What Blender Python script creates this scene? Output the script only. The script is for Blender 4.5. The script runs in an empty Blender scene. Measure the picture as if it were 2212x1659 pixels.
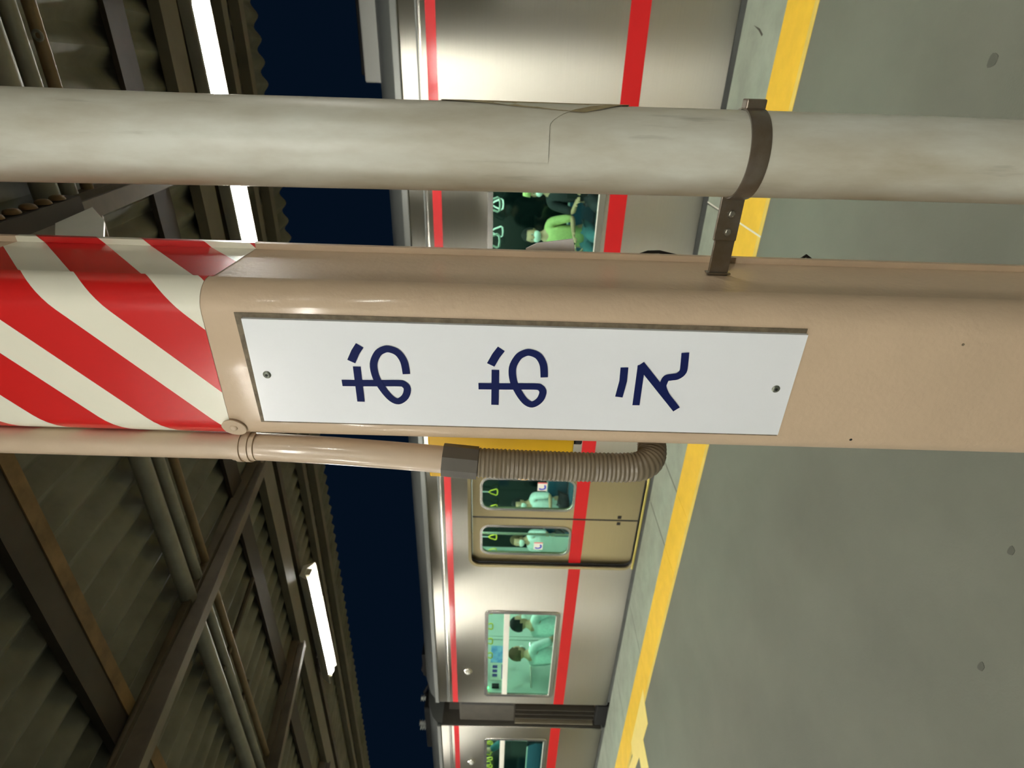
import bpy, bmesh, math, random
from mathutils import Vector, Matrix
random.seed(7)
S = bpy.context.scene
COL = S.collection
PI = math.pi

# ------------------------------------------------------------------ camera (held sideways: world up is image left)
AZ = math.radians(29.0)
FPX = 2120 * math.tan(AZ)
ROLL = .028
PITCH = 10 / FPX
R = Vector((math.cos(AZ), math.sin(AZ), 0)); F = Vector((-math.sin(AZ), math.cos(AZ), 0)); Zv = Vector((0, 0, 1))
F2 = F * math.cos(PITCH) - Zv * math.sin(PITCH); U = Zv * math.cos(PITCH) + F * math.sin(PITCH)
R2 = R * math.cos(ROLL) + U * math.sin(ROLL); U2 = U * math.cos(ROLL) - R * math.sin(ROLL)
cam = bpy.data.objects.new('camera', bpy.data.cameras.new('camera')); COL.objects.link(cam)
rot = Matrix((-U2, R2, -F2)).transposed().to_4x4()
cam.matrix_world = Matrix.Translation((0, 0, 1.5)) @ rot
cam.data.sensor_width = 36.0
cam.data.lens = FPX * 36 / 2212
cam.data.clip_start = .02; cam.data.clip_end = 300
cam.data.dof.use_dof = True
cam.data.dof.focus_distance = .84
cam.data.dof.aperture_fstop = 7.0
S.camera = cam

# ------------------------------------------------------------------ night sky, exposure
w = bpy.data.worlds.new('night'); S.world = w; w.use_nodes = True
w.node_tree.nodes['Background'].inputs[0].default_value = (.0014, .0048, .0120, 1)
w.node_tree.nodes['Background'].inputs[1].default_value = 1.0
S.view_settings.view_transform = 'Standard'
S.view_settings.look = 'None'
S.view_settings.gamma = 1
S.view_settings.use_curve_mapping = False
S.view_settings.exposure = 0.0
TUBE = 150.0       # tubes in the row by the train
TUBE2 = 220.0      # unseen tubes under the other wing, boosted to light column and pipe
CARLIGHT = 34.0     # ceiling lights inside the train

# ------------------------------------------------------------------ materials
def lin(c):
    return tuple(((x / 255) / 12.92 if x / 255 <= .04045 else ((x / 255 + .055) / 1.055) ** 2.4) for x in c) + (1,)

def mat(name, rgb, rough=.5, metal=0, var=.0, vscale=6, bump=0, bscale=80, spec=.5, coat=0, rgb2=None, stretch=(1, 1, 1)):
    m = bpy.data.materials.new(name); m.use_nodes = True
    nt = m.node_tree; b = nt.nodes['Principled BSDF']
    c = lin(rgb)
    b.inputs['Base Color'].default_value = c
    b.inputs['Roughness'].default_value = rough
    b.inputs['Metallic'].default_value = metal
    b.inputs['Specular IOR Level'].default_value = spec
    b.inputs['Coat Weight'].default_value = coat
    b.inputs['Coat Roughness'].default_value = .1
    if var or bump:
        tc = nt.nodes.new('ShaderNodeTexCoord'); mp = nt.nodes.new('ShaderNodeMapping')
        mp.inputs['Scale'].default_value = stretch
        nt.links.new(tc.outputs['Object'], mp.inputs[0])
    if var:
        n = nt.nodes.new('ShaderNodeTexNoise'); n.inputs['Scale'].default_value = vscale; n.inputs['Detail'].default_value = 6
        n.inputs['Roughness'].default_value = .6
        nt.links.new(mp.outputs[0], n.inputs['Vector'])
        r = nt.nodes.new('ShaderNodeValToRGB')
        c2 = lin(rgb2) if rgb2 else tuple(x * (1 - var) for x in c[:3]) + (1,)
        c1 = c if rgb2 else tuple(min(1, x * (1 + var)) for x in c[:3]) + (1,)
        r.color_ramp.elements[0].position = .35; r.color_ramp.elements[1].position = .65
        r.color_ramp.elements[0].color = c2; r.color_ramp.elements[1].color = c1
        nt.links.new(n.outputs['Fac'], r.inputs[0]); nt.links.new(r.outputs[0], b.inputs['Base Color'])
    if bump:
        n2 = nt.nodes.new('ShaderNodeTexNoise'); n2.inputs['Scale'].default_value = bscale; n2.inputs['Detail'].default_value = 3
        nt.links.new(mp.outputs[0], n2.inputs['Vector'])
        bp = nt.nodes.new('ShaderNodeBump'); bp.inputs['Strength'].default_value = bump; bp.inputs['Distance'].default_value = .002
        nt.links.new(n2.outputs['Fac'], bp.inputs['Height']); nt.links.new(bp.outputs[0], b.inputs['Normal'])
    return m

def emis(name, rgb, s):
    m = bpy.data.materials.new(name); m.use_nodes = True
    b = m.node_tree.nodes['Principled BSDF']
    b.inputs['Base Color'].default_value = (.8, .8, .8, 1)
    b.inputs['Emission Color'].default_value = lin(rgb); b.inputs['Emission Strength'].default_value = s
    return m

def glass(name, tint, fac=.12):
    m = bpy.data.materials.new(name); m.use_nodes = True
    nt = m.node_tree; nt.nodes.clear()
    o = nt.nodes.new('ShaderNodeOutputMaterial'); mx = nt.nodes.new('ShaderNodeMixShader')
    t = nt.nodes.new('ShaderNodeBsdfTransparent'); t.inputs[0].default_value = tint
    g = nt.nodes.new('ShaderNodeBsdfGlossy'); g.inputs['Roughness'].default_value = .03
    lw = nt.nodes.new('ShaderNodeLayerWeight'); lw.inputs[0].default_value = .5
    pw = nt.nodes.new('ShaderNodeMath'); pw.operation = 'POWER'; pw.inputs[1].default_value = 5; nt.links.new(lw.outputs['Facing'], pw.inputs[0])
    fr = nt.nodes.new('ShaderNodeMath'); fr.operation = 'MULTIPLY_ADD'; fr.inputs[1].default_value = .9; fr.inputs[2].default_value = .035; nt.links.new(pw.outputs[0], fr.inputs[0])
    nt.links.new(fr.outputs[0], mx.inputs[0]); nt.links.new(t.outputs[0], mx.inputs[1]); nt.links.new(g.outputs[0], mx.inputs[2])
    nt.links.new(mx.outputs[0], o.inputs[0])
    return m

def brushed(name, rgb, rough=.4, aniso=.95, metal=.85, bump=.03):
    """stainless sheet brushed along the car: its highlights spread up and down"""
    m = bpy.data.materials.new(name); m.use_nodes = True
    nt = m.node_tree; b = nt.nodes['Principled BSDF']
    b.inputs['Metallic'].default_value = metal; b.inputs['Roughness'].default_value = rough
    b.inputs['Anisotropic'].default_value = aniso
    cx = nt.nodes.new('ShaderNodeCombineXYZ'); cx.inputs[2].default_value = 1
    nt.links.new(cx.outputs[0], b.inputs['Tangent'])
    tc = nt.nodes.new('ShaderNodeTexCoord'); mp = nt.nodes.new('ShaderNodeMapping')
    mp.inputs['Scale'].default_value = (.8, 1, 60)
    nt.links.new(tc.outputs['Object'], mp.inputs[0])
    n = nt.nodes.new('ShaderNodeTexNoise'); n.inputs['Scale'].default_value = 3; n.inputs['Detail'].default_value = 4
    nt.links.new(mp.outputs[0], n.inputs['Vector'])
    r = nt.nodes.new('ShaderNodeValToRGB'); c = lin(rgb)
    r.color_ramp.elements[0].color = tuple(x * .93 for x in c[:3]) + (1,); r.color_ramp.elements[1].color = tuple(min(1, x * 1.05) for x in c[:3]) + (1,)
    nt.links.new(n.outputs['Fac'], r.inputs[0]); nt.links.new(r.outputs[0], b.inputs['Base Color'])
    n2 = nt.nodes.new('ShaderNodeTexNoise'); n2.inputs['Scale'].default_value = 1.1; n2.inputs['Detail'].default_value = 1
    nt.links.new(tc.outputs['Object'], n2.inputs['Vector'])
    bp = nt.nodes.new('ShaderNodeBump'); bp.inputs['Strength'].default_value = bump; bp.inputs['Distance'].default_value = .1
    nt.links.new(n2.outputs['Fac'], bp.inputs['Height']); nt.links.new(bp.outputs[0], b.inputs['Normal'])
    return m

M = {}
M['beige'] = mat('beige_paint', (198, 174, 146), .5, var=.05, vscale=5, bump=.35, bscale=110, coat=.22, spec=.35)
M['beige2'] = mat('beige_paint_conduit', (196, 174, 148), .4, var=.05, vscale=9, bump=.2, bscale=90, coat=.3)
M['flex'] = mat('flexible_hose_plastic', (118, 106, 86), .35, var=.08)
M['coupler'] = mat('dark_coupling', (84, 78, 68), .5, var=.1, vscale=20)
M['pipe'] = mat('weathered_white_pipe', (205, 205, 192), .42, var=.5, vscale=9, rgb2=(172, 164, 142), bump=.25, bscale=40, stretch=(1, 1, .3))
# dirt on the pipe: brown film, with shade painted into it, on the side next to the column, fine dark streaks running down
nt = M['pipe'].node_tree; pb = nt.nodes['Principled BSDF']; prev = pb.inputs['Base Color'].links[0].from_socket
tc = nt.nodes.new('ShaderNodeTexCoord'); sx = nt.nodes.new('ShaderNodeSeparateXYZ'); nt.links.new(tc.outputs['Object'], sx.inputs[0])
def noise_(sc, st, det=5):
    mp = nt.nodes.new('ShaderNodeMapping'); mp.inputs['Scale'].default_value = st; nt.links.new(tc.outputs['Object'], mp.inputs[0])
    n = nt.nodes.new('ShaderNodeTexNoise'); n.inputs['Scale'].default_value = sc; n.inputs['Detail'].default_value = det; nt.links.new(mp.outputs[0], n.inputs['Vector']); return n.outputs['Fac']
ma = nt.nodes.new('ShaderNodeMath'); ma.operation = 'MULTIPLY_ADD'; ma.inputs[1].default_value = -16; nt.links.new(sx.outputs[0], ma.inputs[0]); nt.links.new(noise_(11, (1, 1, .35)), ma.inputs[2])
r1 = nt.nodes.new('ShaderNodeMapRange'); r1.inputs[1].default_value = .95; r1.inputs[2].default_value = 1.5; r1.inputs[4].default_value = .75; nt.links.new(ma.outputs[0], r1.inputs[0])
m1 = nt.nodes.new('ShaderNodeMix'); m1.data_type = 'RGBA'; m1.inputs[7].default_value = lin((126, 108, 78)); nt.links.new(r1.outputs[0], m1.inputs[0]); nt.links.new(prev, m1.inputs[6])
r2 = nt.nodes.new('ShaderNodeMapRange'); r2.inputs[1].default_value = .63; r2.inputs[2].default_value = .74; r2.inputs[4].default_value = .55; nt.links.new(noise_(14, (3, 3, .35), 7), r2.inputs[0])
m2 = nt.nodes.new('ShaderNodeMix'); m2.data_type = 'RGBA'; m2.inputs[7].default_value = lin((120, 116, 98)); nt.links.new(r2.outputs[0], m2.inputs[0]); nt.links.new(m1.outputs[2], m2.inputs[6])
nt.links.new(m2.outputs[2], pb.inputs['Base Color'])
M['steel'] = mat('galvanised_dark_steel', (104, 94, 82), .3, metal=.35, var=.35, vscale=18, rgb2=(84, 68, 44), bump=.3, bscale=60, coat=.6)
M['bolt'] = mat('bolt_metal', (150, 145, 132), .3, metal=.8)
M['plate'] = mat('sign_white', (232, 234, 236), .3, var=.02, vscale=4, coat=.2)
M['ink'] = mat('sign_navy_ink', (18, 28, 78), .6, spec=.12)
M['dullbrown'] = mat('dull_brown', (110, 98, 78), .7, var=.3, vscale=60)
M['screw'] = mat('screw_grey', (120, 124, 112), .4, metal=.6)
M['floor'] = mat('platform_asphalt', (103, 105, 93), .75, var=.08, vscale=1.6, bump=.3, bscale=150)
M['slab'] = mat('edge_slab_concrete', (148, 157, 142), .7, var=.12, vscale=5, bump=.2, bscale=60)
M['joint'] = mat('dark_joint', (70, 70, 60), .9)
M['yellow'] = mat('yellow_line_paint', (236, 190, 50), .55, var=.06, vscale=7)
M['paleyellow'] = mat('pale_yellow_paint', (240, 216, 128), .55, var=.03, vscale=8)
M['white'] = mat('white_paint', (232, 230, 218), .45, var=.03)
M['dark'] = mat('dark_void', (14, 14, 13), .9)
M['ballast'] = mat('ballast', (50, 46, 40), .9, var=.5, vscale=20, bump=1, bscale=30)
M['roof'] = mat('corrugated_underside', (126, 125, 112), .6, metal=.0, var=.25, vscale=3, rgb2=(94, 93, 80), bump=.2, bscale=25)
M['beam'] = mat('brown_steel_beam', (74, 65, 52), .5, var=.25, vscale=7)
M['beamlight'] = mat('beige_steel_channel', (112, 106, 90), .5, var=.12, vscale=5)
M['rafter'] = mat('brown_rafter_steel', (104, 93, 76), .45, var=.2, vscale=7)
M['beamdark'] = mat('dark_brown_beam', (56, 47, 38), .6, var=.2, vscale=6)
M['rust'] = mat('rusty_beam', (122, 97, 62), .7, var=.3, vscale=9)
M['conduitgrey'] = mat('grey_roof_conduit', (140, 138, 126), .5, var=.15, vscale=9)
M['conduittan'] = mat('tan_roof_conduit', (128, 108, 78), .55, var=.2, vscale=9)
M['tube'] = emis('lit_tube', (255, 253, 243), TUBE)
M['tube2'] = emis('lit_tube_other_wing', (255, 253, 243), TUBE2)
M['fixture'] = mat('fixture_white', (225, 222, 208), .4)
M['stainless'] = brushed('brushed_stainless', (190, 187, 176), .34, 1.0, 1.0, .012)
M['doorsteel'] = brushed('door_stainless', (170, 158, 122), .42, .9, 1.0, .02)
M['polished'] = mat('polished_trim', (225, 222, 210), .2, metal=.9)
M['gutter'] = mat('grey_gutter', (120, 122, 118), .4, metal=.4)
M['red'] = mat('red_stripe_film', (202, 22, 28), .35, coat=.3)
M['rubber'] = mat('black_rubber', (22, 20, 18), .6)
M['bellows'] = mat('grey_bellows', (62, 58, 50), .75, var=.12, vscale=9)
M['pane'] = glass('green_tinted_glass', (.72, .96, .86, 1))
M['interior'] = mat('interior_panel', (206, 214, 204), .5, var=.02)
M['carfloor'] = mat('car_floor', (120, 122, 118), .6, var=.1)
M['seat'] = mat('seat_moquette', (40, 82, 104), .9, var=.15, vscale=60)
M['carlight'] = emis('car_light', (240, 255, 246), CARLIGHT)
M['strapwhite'] = mat('white_strap_ring', (236, 240, 232), .4)
M['strapyellow'] = mat('yellow_strap_ring', (232, 214, 60), .4)
M['strapbelt'] = mat('strap_belt', (150, 152, 148), .7)
M['nightglass'] = mat('dark_far_window', (10, 20, 18), .08)
M['posterblue'] = mat('poster_blue', (90, 140, 205), .5, var=.3, vscale=12, rgb2=(150, 190, 225))
M['postertext'] = mat('poster_purple', (84, 70, 150), .5)
M['led'] = emis('green_led', (60, 255, 120), 6)
M['blue'] = mat('sticker_blue', (40, 60, 190), .4)
M['pink'] = mat('sticker_red', (232, 80, 90), .4)
M['ylwbox'] = mat('yellow_box', (226, 176, 24), .35, var=.05, coat=.3)
M['orange'] = mat('amber_dome', (240, 200, 140), .3)
M['acgrey'] = mat('roof_unit_grey', (214, 214, 206), .5, var=.03, vscale=4)
M['insul'] = mat('porcelain', (215, 218, 212), .3)
M['stain'] = mat('dark_spot', (76, 78, 68), .75)
M['paper'] = mat('white_card', (246, 244, 244), .5)
SKIN = mat('skin', (205, 160, 128), .5, var=.04)
LIPS = mat('lips', (160, 90, 80), .5)
EYE = mat('eye_dark', (24, 18, 14), .25)
EYEW = mat('eye_white', (230, 228, 222), .3)
SHOE = mat('shoe', (30, 28, 28), .5)
def cloth(n, rgb): return mat(n, rgb, .85, var=.08, vscale=30, bump=.2, bscale=90)

# ------------------------------------------------------------------ mesh helpers (vertices are written in world coordinates)
def wl(o):
    v = Vector((0, 0, 0))
    while o is not None:
        v += o.location; o = o.parent
    return v

def link(name, me, m, parent=None, kind=None):
    mats = m if isinstance(m, (list, tuple)) else [m]
    for x in mats: me.materials.append(x)
    o = bpy.data.objects.new(name, me); COL.objects.link(o)
    if parent is not None:
        me.transform(Matrix.Translation(-wl(parent))); o.parent = parent
    else:
        xs = [v.co for v in me.vertices]
        c = Vector(((min(v.x for v in xs) + max(v.x for v in xs)) / 2, (min(v.y for v in xs) + max(v.y for v in xs)) / 2, min(v.z for v in xs)))
        me.transform(Matrix.Translation(-c)); o.location = c
    if kind: o['kind'] = kind
    return o

def obj(name, bm, m, parent=None, smooth=False, kind=None, label=None):
    bmesh.ops.recalc_face_normals(bm, faces=bm.faces)
    me = bpy.data.meshes.new(name); bm.to_mesh(me); bm.free()
    if smooth:
        me.shade_smooth()
        try: me.set_sharp_from_angle(angle=math.radians(38))
        except Exception: pass
    o = link(name, me, m, parent, kind)
    if label: o['label'] = label
    return o

def tag(o, label, cat, group=None):
    o['label'] = label; o['category'] = cat
    if group: o['group'] = group
    return o

def thing(name, label, cat, loc, group=None, kind=None):
    o = bpy.data.objects.new(name, None); COL.objects.link(o); o.location = loc; o.empty_display_size = .1
    if kind: o['kind'] = kind
    if label: tag(o, label, cat, group)
    return o

def nb(): return bmesh.new()

def bx(bm, x0, x1, y0, y1, z0, z1, bev=0):
    r = bmesh.ops.create_cube(bm, size=1)
    for v in r['verts']:
        v.co = Vector(((x0 + x1) / 2 + v.co.x * (x1 - x0), (y0 + y1) / 2 + v.co.y * (y1 - y0), (z0 + z1) / 2 + v.co.z * (z1 - z0)))
    if bev:
        es = list({e for v in r['verts'] for e in v.link_edges})
        bmesh.ops.bevel(bm, geom=es, offset=bev, segments=2, affect='EDGES', profile=.5)
    return bm

def tube(bm, pts, r, seg=12, caps=True, rf=None):
    pts = [Vector(p) for p in pts]; rings = []
    up = Vector((0, 0, 1)); t0 = (pts[1] - pts[0]).normalized()
    nrm = t0.cross(up if abs(t0.z) < .9 else Vector((1, 0, 0))).normalized()
    for i, p in enumerate(pts):
        t = (pts[min(i + 1, len(pts) - 1)] - pts[max(i - 1, 0)]).normalized()
        nrm = (nrm - t * nrm.dot(t)).normalized(); bn = t.cross(nrm)
        rr_ = rf(i) if rf else r
        rings.append([bm.verts.new(p + (nrm * math.cos(a) + bn * math.sin(a)) * rr_) for a in [2 * PI * k / seg for k in range(seg)]])
    for a, b in zip(rings, rings[1:]):
        for k in range(seg): bm.faces.new((a[k], a[(k + 1) % seg], b[(k + 1) % seg], b[k]))
    if caps: bm.faces.new(rings[0][::-1]); bm.faces.new(rings[-1])
    return bm

def loop_tube(bm, pts, r, seg=8):
    pts = [Vector(p) for p in pts]; n = len(pts); rings = []
    c = sum(pts, Vector()) / n
    pl = (pts[0] - c).cross(pts[1] - c).normalized()
    for i, p in enumerate(pts):
        t = (pts[(i + 1) % n] - pts[i - 1]).normalized(); s = t.cross(pl)
        rings.append([bm.verts.new(p + (s * math.cos(a) + pl * math.sin(a)) * r) for a in [2 * PI * k / seg for k in range(seg)]])
    for i in range(n):
        a, b = rings[i], rings[(i + 1) % n]
        for k in range(seg): bm.faces.new((a[k], a[(k + 1) % seg], b[(k + 1) % seg], b[k]))
    return bm

def prism(bm, prof, f, t0, t1):
    """closed profile (a,b) swept from t0 to t1; f(a,b,t) gives the point"""
    A = [bm.verts.new(f(a, b, t0)) for a, b in prof]; B = [bm.verts.new(f(a, b, t1)) for a, b in prof]
    n = len(prof)
    for i in range(n): bm.faces.new((A[i], A[(i + 1) % n], B[(i + 1) % n], B[i]))
    bm.faces.new(A[::-1]); bm.faces.new(B)
    return bm

def rr(x0, x1, z0, z1, r, n=5):
    P = []
    for cx, cz, a0 in ((x1 - r, z1 - r, 0), (x0 + r, z1 - r, 90), (x0 + r, z0 + r, 180), (x1 - r, z0 + r, 270)):
        for k in range(n + 1):
            a = math.radians(a0 + 90 * k / n); P.append((cx + r * math.cos(a), cz + r * math.sin(a)))
    return P

def panel(outer, holes, f, th):
    """flat sheet with holes in the (a,b) plane, thickness th; f(a,b,t) maps to the world"""
    cu = bpy.data.curves.new('tmp', 'CURVE'); cu.dimensions = '2D'; cu.fill_mode = 'BOTH'; cu.extrude = th / 2
    for P in [outer] + holes:
        sp = cu.splines.new('POLY'); sp.points.add(len(P) - 1); sp.use_cyclic_u = True
        for i, (a, b) in enumerate(P): sp.points[i].co = (a, b, 0, 1)
    o = bpy.data.objects.new('tmp', cu); COL.objects.link(o)
    dg = bpy.context.evaluated_depsgraph_get(); dg.update()
    me = bpy.data.meshes.new_from_object(o.evaluated_get(dg))
    bm = nb(); bm.from_mesh(me)
    bpy.data.objects.remove(o); bpy.data.curves.remove(cu); bpy.data.meshes.remove(me)
    bmesh.ops.remove_doubles(bm, verts=bm.verts, dist=1e-5)
    for v in bm.verts: v.co = Vector(f(v.co.x, v.co.y, v.co.z))
    return bm

def disc(bm, c, axis, r, h, seg=16, dome=0):
    c = Vector(c); ax = Vector(axis).normalized()
    s = ax.orthogonal().normalized(); t = ax.cross(s)
    lv = [(r, 0), (r, h)] if not dome else [(r, 0), (r, h * .3), (r * .85, h * .7), (r * .5, h * .95)]
    rings = [[bm.verts.new(c + ax * z + (s * math.cos(a) + t * math.sin(a)) * q) for a in [2 * PI * k / seg for k in range(seg)]] for q, z in lv]
    for a, b in zip(rings, rings[1:]):
        for k in range(seg): bm.faces.new((a[k], a[(k + 1) % seg], b[(k + 1) % seg], b[k]))
    bm.faces.new(rings[0][::-1]); bm.faces.new(rings[-1])
    return bm

def struct(name, bm, m, parent=None, smooth=False):
    return obj(name, bm, m, parent, smooth, 'structure' if parent is None else None)

XZ = lambda y: (lambda a, b, t: (a, y + t, b))
YZ = lambda x: (lambda a, b, t: (x + t, a, b))

# ================================================================== SETTING
X0, X1 = -30.0, 9.0
fl = struct('platform_floor', bx(nb(), X0, X1, -3.3, 3.31, -.25, 0), M['floor'])
fl['label'] = 'plain grey asphalt platform surface'
b = nb(); bx(b, X0, X1, 3.31, 4.30, -.25, -.003)
bed = struct('platform_edge', b, M['joint'])
jx = [X0, -24, -21, -18, -15.1, -12.2, -9.4, -6.6, -5.3, -3.72, -3.08, -.77, 2.6, 4.9, 7, X1]
for a, c in zip(jx, jx[1:]):
    g = .006
    struct('edge_slab', bx(nb(), a + g, c - g, 3.695, 4.34, -.2, 0, .004), M['slab'], bed)
    struct('yellow_strip', bx(nb(), a + .002, c - .002, 3.312, 3.69, -.02, .001), M['yellow'], bed)
    struct('pale_border', bx(nb(), a + .002, c - .002, 3.30, 3.345, -.02, .002), mat('worn_yellow_edge', (222, 192, 92), .6, var=.08) if a == X0 else bpy.data.materials['worn_yellow_edge'], bed)
# white caulk line across strip and slab
b = nb(); prism(b, [(-.775, 3.30), (-.765, 3.30), (-.755, 4.34), (-.765, 4.34)], lambda a, c, t: (a, c, t), .001, .003)
struct('white_caulk_line', b, M['white'], bed)
b = nb(); prism(b, [(.30, 3.95), (.335, 4.02), (.36, 4.13), (.325, 4.03), (.29, 3.96)], lambda a, c, t: (a, c, t), .0003, .0012)
obj('slab_crack', b, M['joint'], bed)
b = nb(); bx(b, X0, X1, 4.28, 4.345, -1.1, -.2); struct('platform_face', b, M['slab'])
struct('track_bed', bx(nb(), X0, X1, 4.3, 9.5, -1.3, -1.1), M['ballast'])
# dark drips on the asphalt
for (sx, sy, r, e) in [(.104, 2.002, .022, .9), (-1.166, 1.174, .012, 1.2), (-1.549, 1.064, .012, 1.3)]:
    b = nb(); P = [(sx + r * e * math.cos(t) * (1 + .15 * math.sin(3 * t)), sy + r * math.sin(t) * (1 + .2 * math.cos(2 * t))) for t in [2 * PI * k / 14 for k in range(14)]]
    prism(b, P, lambda a, c, t: (a, c, t), .0003, .0012); struct('floor_stain', b, M['stain'], fl)
# pale yellow boarding arrow painted across the yellow line
P = [(-5.47, 3.415), (-5.514, 3.293), (-5.56, 3.116), (-5.866, 3.124), (-5.863, 2.86), (-6.185, 3.0), (-6.165, 3.111), (-6.434, 3.135), (-6.8, 3.05), (-7.0, 3.2), (-6.75, 3.29), (-6.466, 3.271), (-6.42, 3.387)]
b = panel(P, [], lambda a, c, t: (a, c, .003 + t), .002)
tag(obj('boarding_mark', b, M['paleyellow']), 'pale yellow zigzag boarding mark painted over the yellow platform line', 'floor marking')

# ------------------------------------------------------------------ canopy: butterfly roof, valley over the columns
YV, SL = .35, .114
def rz(y): return 3.20 - SL * (4.2 - y) if y >= YV else 3.20 - SL * (4.2 - YV) + SL * (YV - y)
canopy = thing('canopy_roof', None, None, (0, YV, rz(YV)), kind='structure')   # falls slightly along the platform
canopy.rotation_euler = (0, .018, 0)
def sheet(xa, xb, ya, yb):
    b = nb(); per = .13; n = int((xb - xa) / per * 8); rows = []
    for k in range(n + 1):
        x = xa + (xb - xa) * k / n; h = .02 * math.cos(2 * PI * x / per)
        rows.append([b.verts.new((x, ya, rz(ya) + h)), b.verts.new((x, yb, rz(yb) + h)), b.verts.new((x, yb, rz(yb) + h + .003)), b.verts.new((x, ya, rz(ya) + h + .003))])
    for p, q in zip(rows, rows[1:]):
        for k in range(4): b.faces.new((p[k], p[(k + 1) % 4], q[(k + 1) % 4], q[k]))
    b.faces.new(rows[0]); b.faces.new(rows[-1][::-1])
    return b
x = -24.7
while x < 6.5:
    obj('roof_sheet', sheet(x, x + 1.3, YV, 4.22), M['roof'], canopy, smooth=True)
    obj('roof_sheet', sheet(x, x + 1.3, -3.1, YV), M['roof'], canopy, smooth=True)
    x += 1.3
def along(name, y0, y1, h, drop, m, xa=-24, xb=6):
    b = nb(); prism(b, [(y0, rz(y0) - drop - h), (y1, rz(y1) - drop - h), (y1, rz(y1) - drop), (y0, rz(y0) - drop)], lambda a, c, t: (t, a, c), xa, xb)
    return obj(name, b, m, canopy)
for nm, y0, y1, h, m in [('valley_gutter', .25, .45, .05, M['beam']), ('purlin', 1.03, 1.12, .035, M['beamdark']), ('purlin', 1.12, 1.17, .04, M['rust']),
                      ('purlin', 2.28, 2.42, .02, M['beamdark']), ('purlin', 2.66, 2.83, .05, M['beamlight']), ('purlin', 3.40, 3.48, .05, M['beamlight']),
                      ('purlin', 3.66, 3.74, .06, M['beamlight']), ('purlin', -.6, -.45, .06, M['beam']), ('purlin', -2.1, -1.95, .06, M['beam'])]:
    along(nm, y0, y1, h, .022, m)
along('lamp_rail', 2.95, 3.01, .03, .022, M['beam'])
along('lamp_rail', -1.35, -1.29, .03, .022, M['beam'])
along('lamp_rail', -2.53, -2.47, .03, .022, M['beam'])  # carries the added outer lamp row
for y, r, m in [(1.64, .034, M['conduitgrey']), (1.745, .022, M['conduitgrey']), (1.84, .018, M['conduittan'])]:
    obj('roof_conduit', tube(nb(), [(-24, y, rz(y) - .06), (6, y, rz(y) - .06)], r, 12), m, canopy, True)
# rafters (rolled beams) every 1.68 m, square to the track
def rafter(x):
    for ya, yb in ((YV, 2.62), (YV, -1.6)):
        d = .075; b = nb()
        for (hw, za, zb) in ((.028, .19, .20), (.006, .095, .19), (.028, .088, .097)):
            prism(b, [(ya, rz(ya) - zb), (yb, rz(yb) - zb + d), (yb, rz(yb) - za + min(d, za - .08)), (ya, rz(ya) - za)], lambda a, c, t: (t, a, c), x - hw, x + hw)
        obj('rafter', b, M['rafter'], canopy)
for k in range(-8, 4): rafter(-.37 + 1.68 * k - (.0 if k else 0))
# row of round bolt heads along the rafter above the sign column, with a clip angle
for i in range(6):
    y = 1.25 + i * .06
    obj('bolt_head', disc(nb(), (-.318, y, rz(y) - .15), (1, 0, 0), .02, .012, 10, dome=1), M['rust'], canopy, True)
b = nb(); prism(b, [(1.2, rz(1.2) - .185), (1.62, rz(1.62) - .17), (1.62, rz(1.62) - .12), (1.2, rz(1.2) - .12)], lambda a, c, t: (t, a, c), -.366, -.32)
obj('clip_plate', b, M['beamdark'], canopy)
b = nb(); prism(b, [(1.28, 2.50), (1.32, 2.60), (1.444, 2.69), (1.646, 2.73), (1.5, 2.6), (1.322, 2.486)], lambda a, c, t: (t, a, c), -.366, -.356)
obj('gusset_plate', b, M['white'], canopy, label='pale triangular gusset plate')
# diagonal braces between rafters, little ring on the conduit
obj('brace', tube(nb(), [(-2.62, 2.25, 2.93), (-2.66, 1.70, 2.86)], .015, 8), M['beam'], canopy, True)
obj('cross_tie', tube(nb(), [(-3.1, 1.62, 2.86), (-3.05, 1.9, 2.89)], .012, 8), M['beam'], canopy, True)
b = nb(); loop_tube(b, [(.076 + .012 * math.cos(t), 1.82, 2.86 + .012 * math.sin(t)) for t in [2 * PI * k / 12 for k in range(12)]], .0045)
obj('conduit_ring', b, M['conduitgrey'], canopy, True)

# ------------------------------------------------------------------ tube lamps under the canopy
def lamp(x_right, y, label, group, lip=-.027, tm='tube'):
    z = 2.955 - .012 * (x_right - .6); t = thing('platform_lamp', label, 'lamp', (x_right - .6, y, z), group)
    b = nb(); prism(b, [(y - .05, z + .055), (y + .05, z + .055), (y + .088, z + lip + .008), (y + .085, z + lip), (y + .03, z + .02), (y - .03, z + .02), (y - .085, z + lip), (y - .088, z + lip + .008)], lambda a, c, t_: (t_, a, c), x_right - 1.25, x_right + .05)
    obj('reflector', b, M['fixture'], t)
    b = nb(); tube(b, [(x_right, y, z), (x_right - 1.2, y, z)], .034, 10); obj('lit_tube', b, M[tm], t, True)
    for xx in (x_right + .02, x_right - 1.22):
        obj('lamp_holder', bx(nb(), xx - .02, xx + .02, y - .03, y + .03, z - .02, z + .045), M['fixture'], t)
    for xx in (x_right - .2, x_right - 1.0):
        obj('hanger', bx(nb(), xx - .01, xx + .01, y - .012, y + .012, z + .045, rz(y) - .018 * xx - .04), M['fixture'], t)
lamp(.265, 2.98, 'lit tube lamp crossing behind the white drainpipe, near end of the row', 'tube lamps in the row beside the train')
lamp(-3.41, 2.98, 'lit tube lamp under the canopy edge left of the sign column, beside dark sky', 'tube lamps in the row beside the train')
for i, xr in enumerate((3.95, -7.1, -10.8, -14.5)):
    lamp(xr, 2.98, 'lit tube lamp farther along the row over the platform edge', 'tube lamps in the row beside the train')
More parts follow.
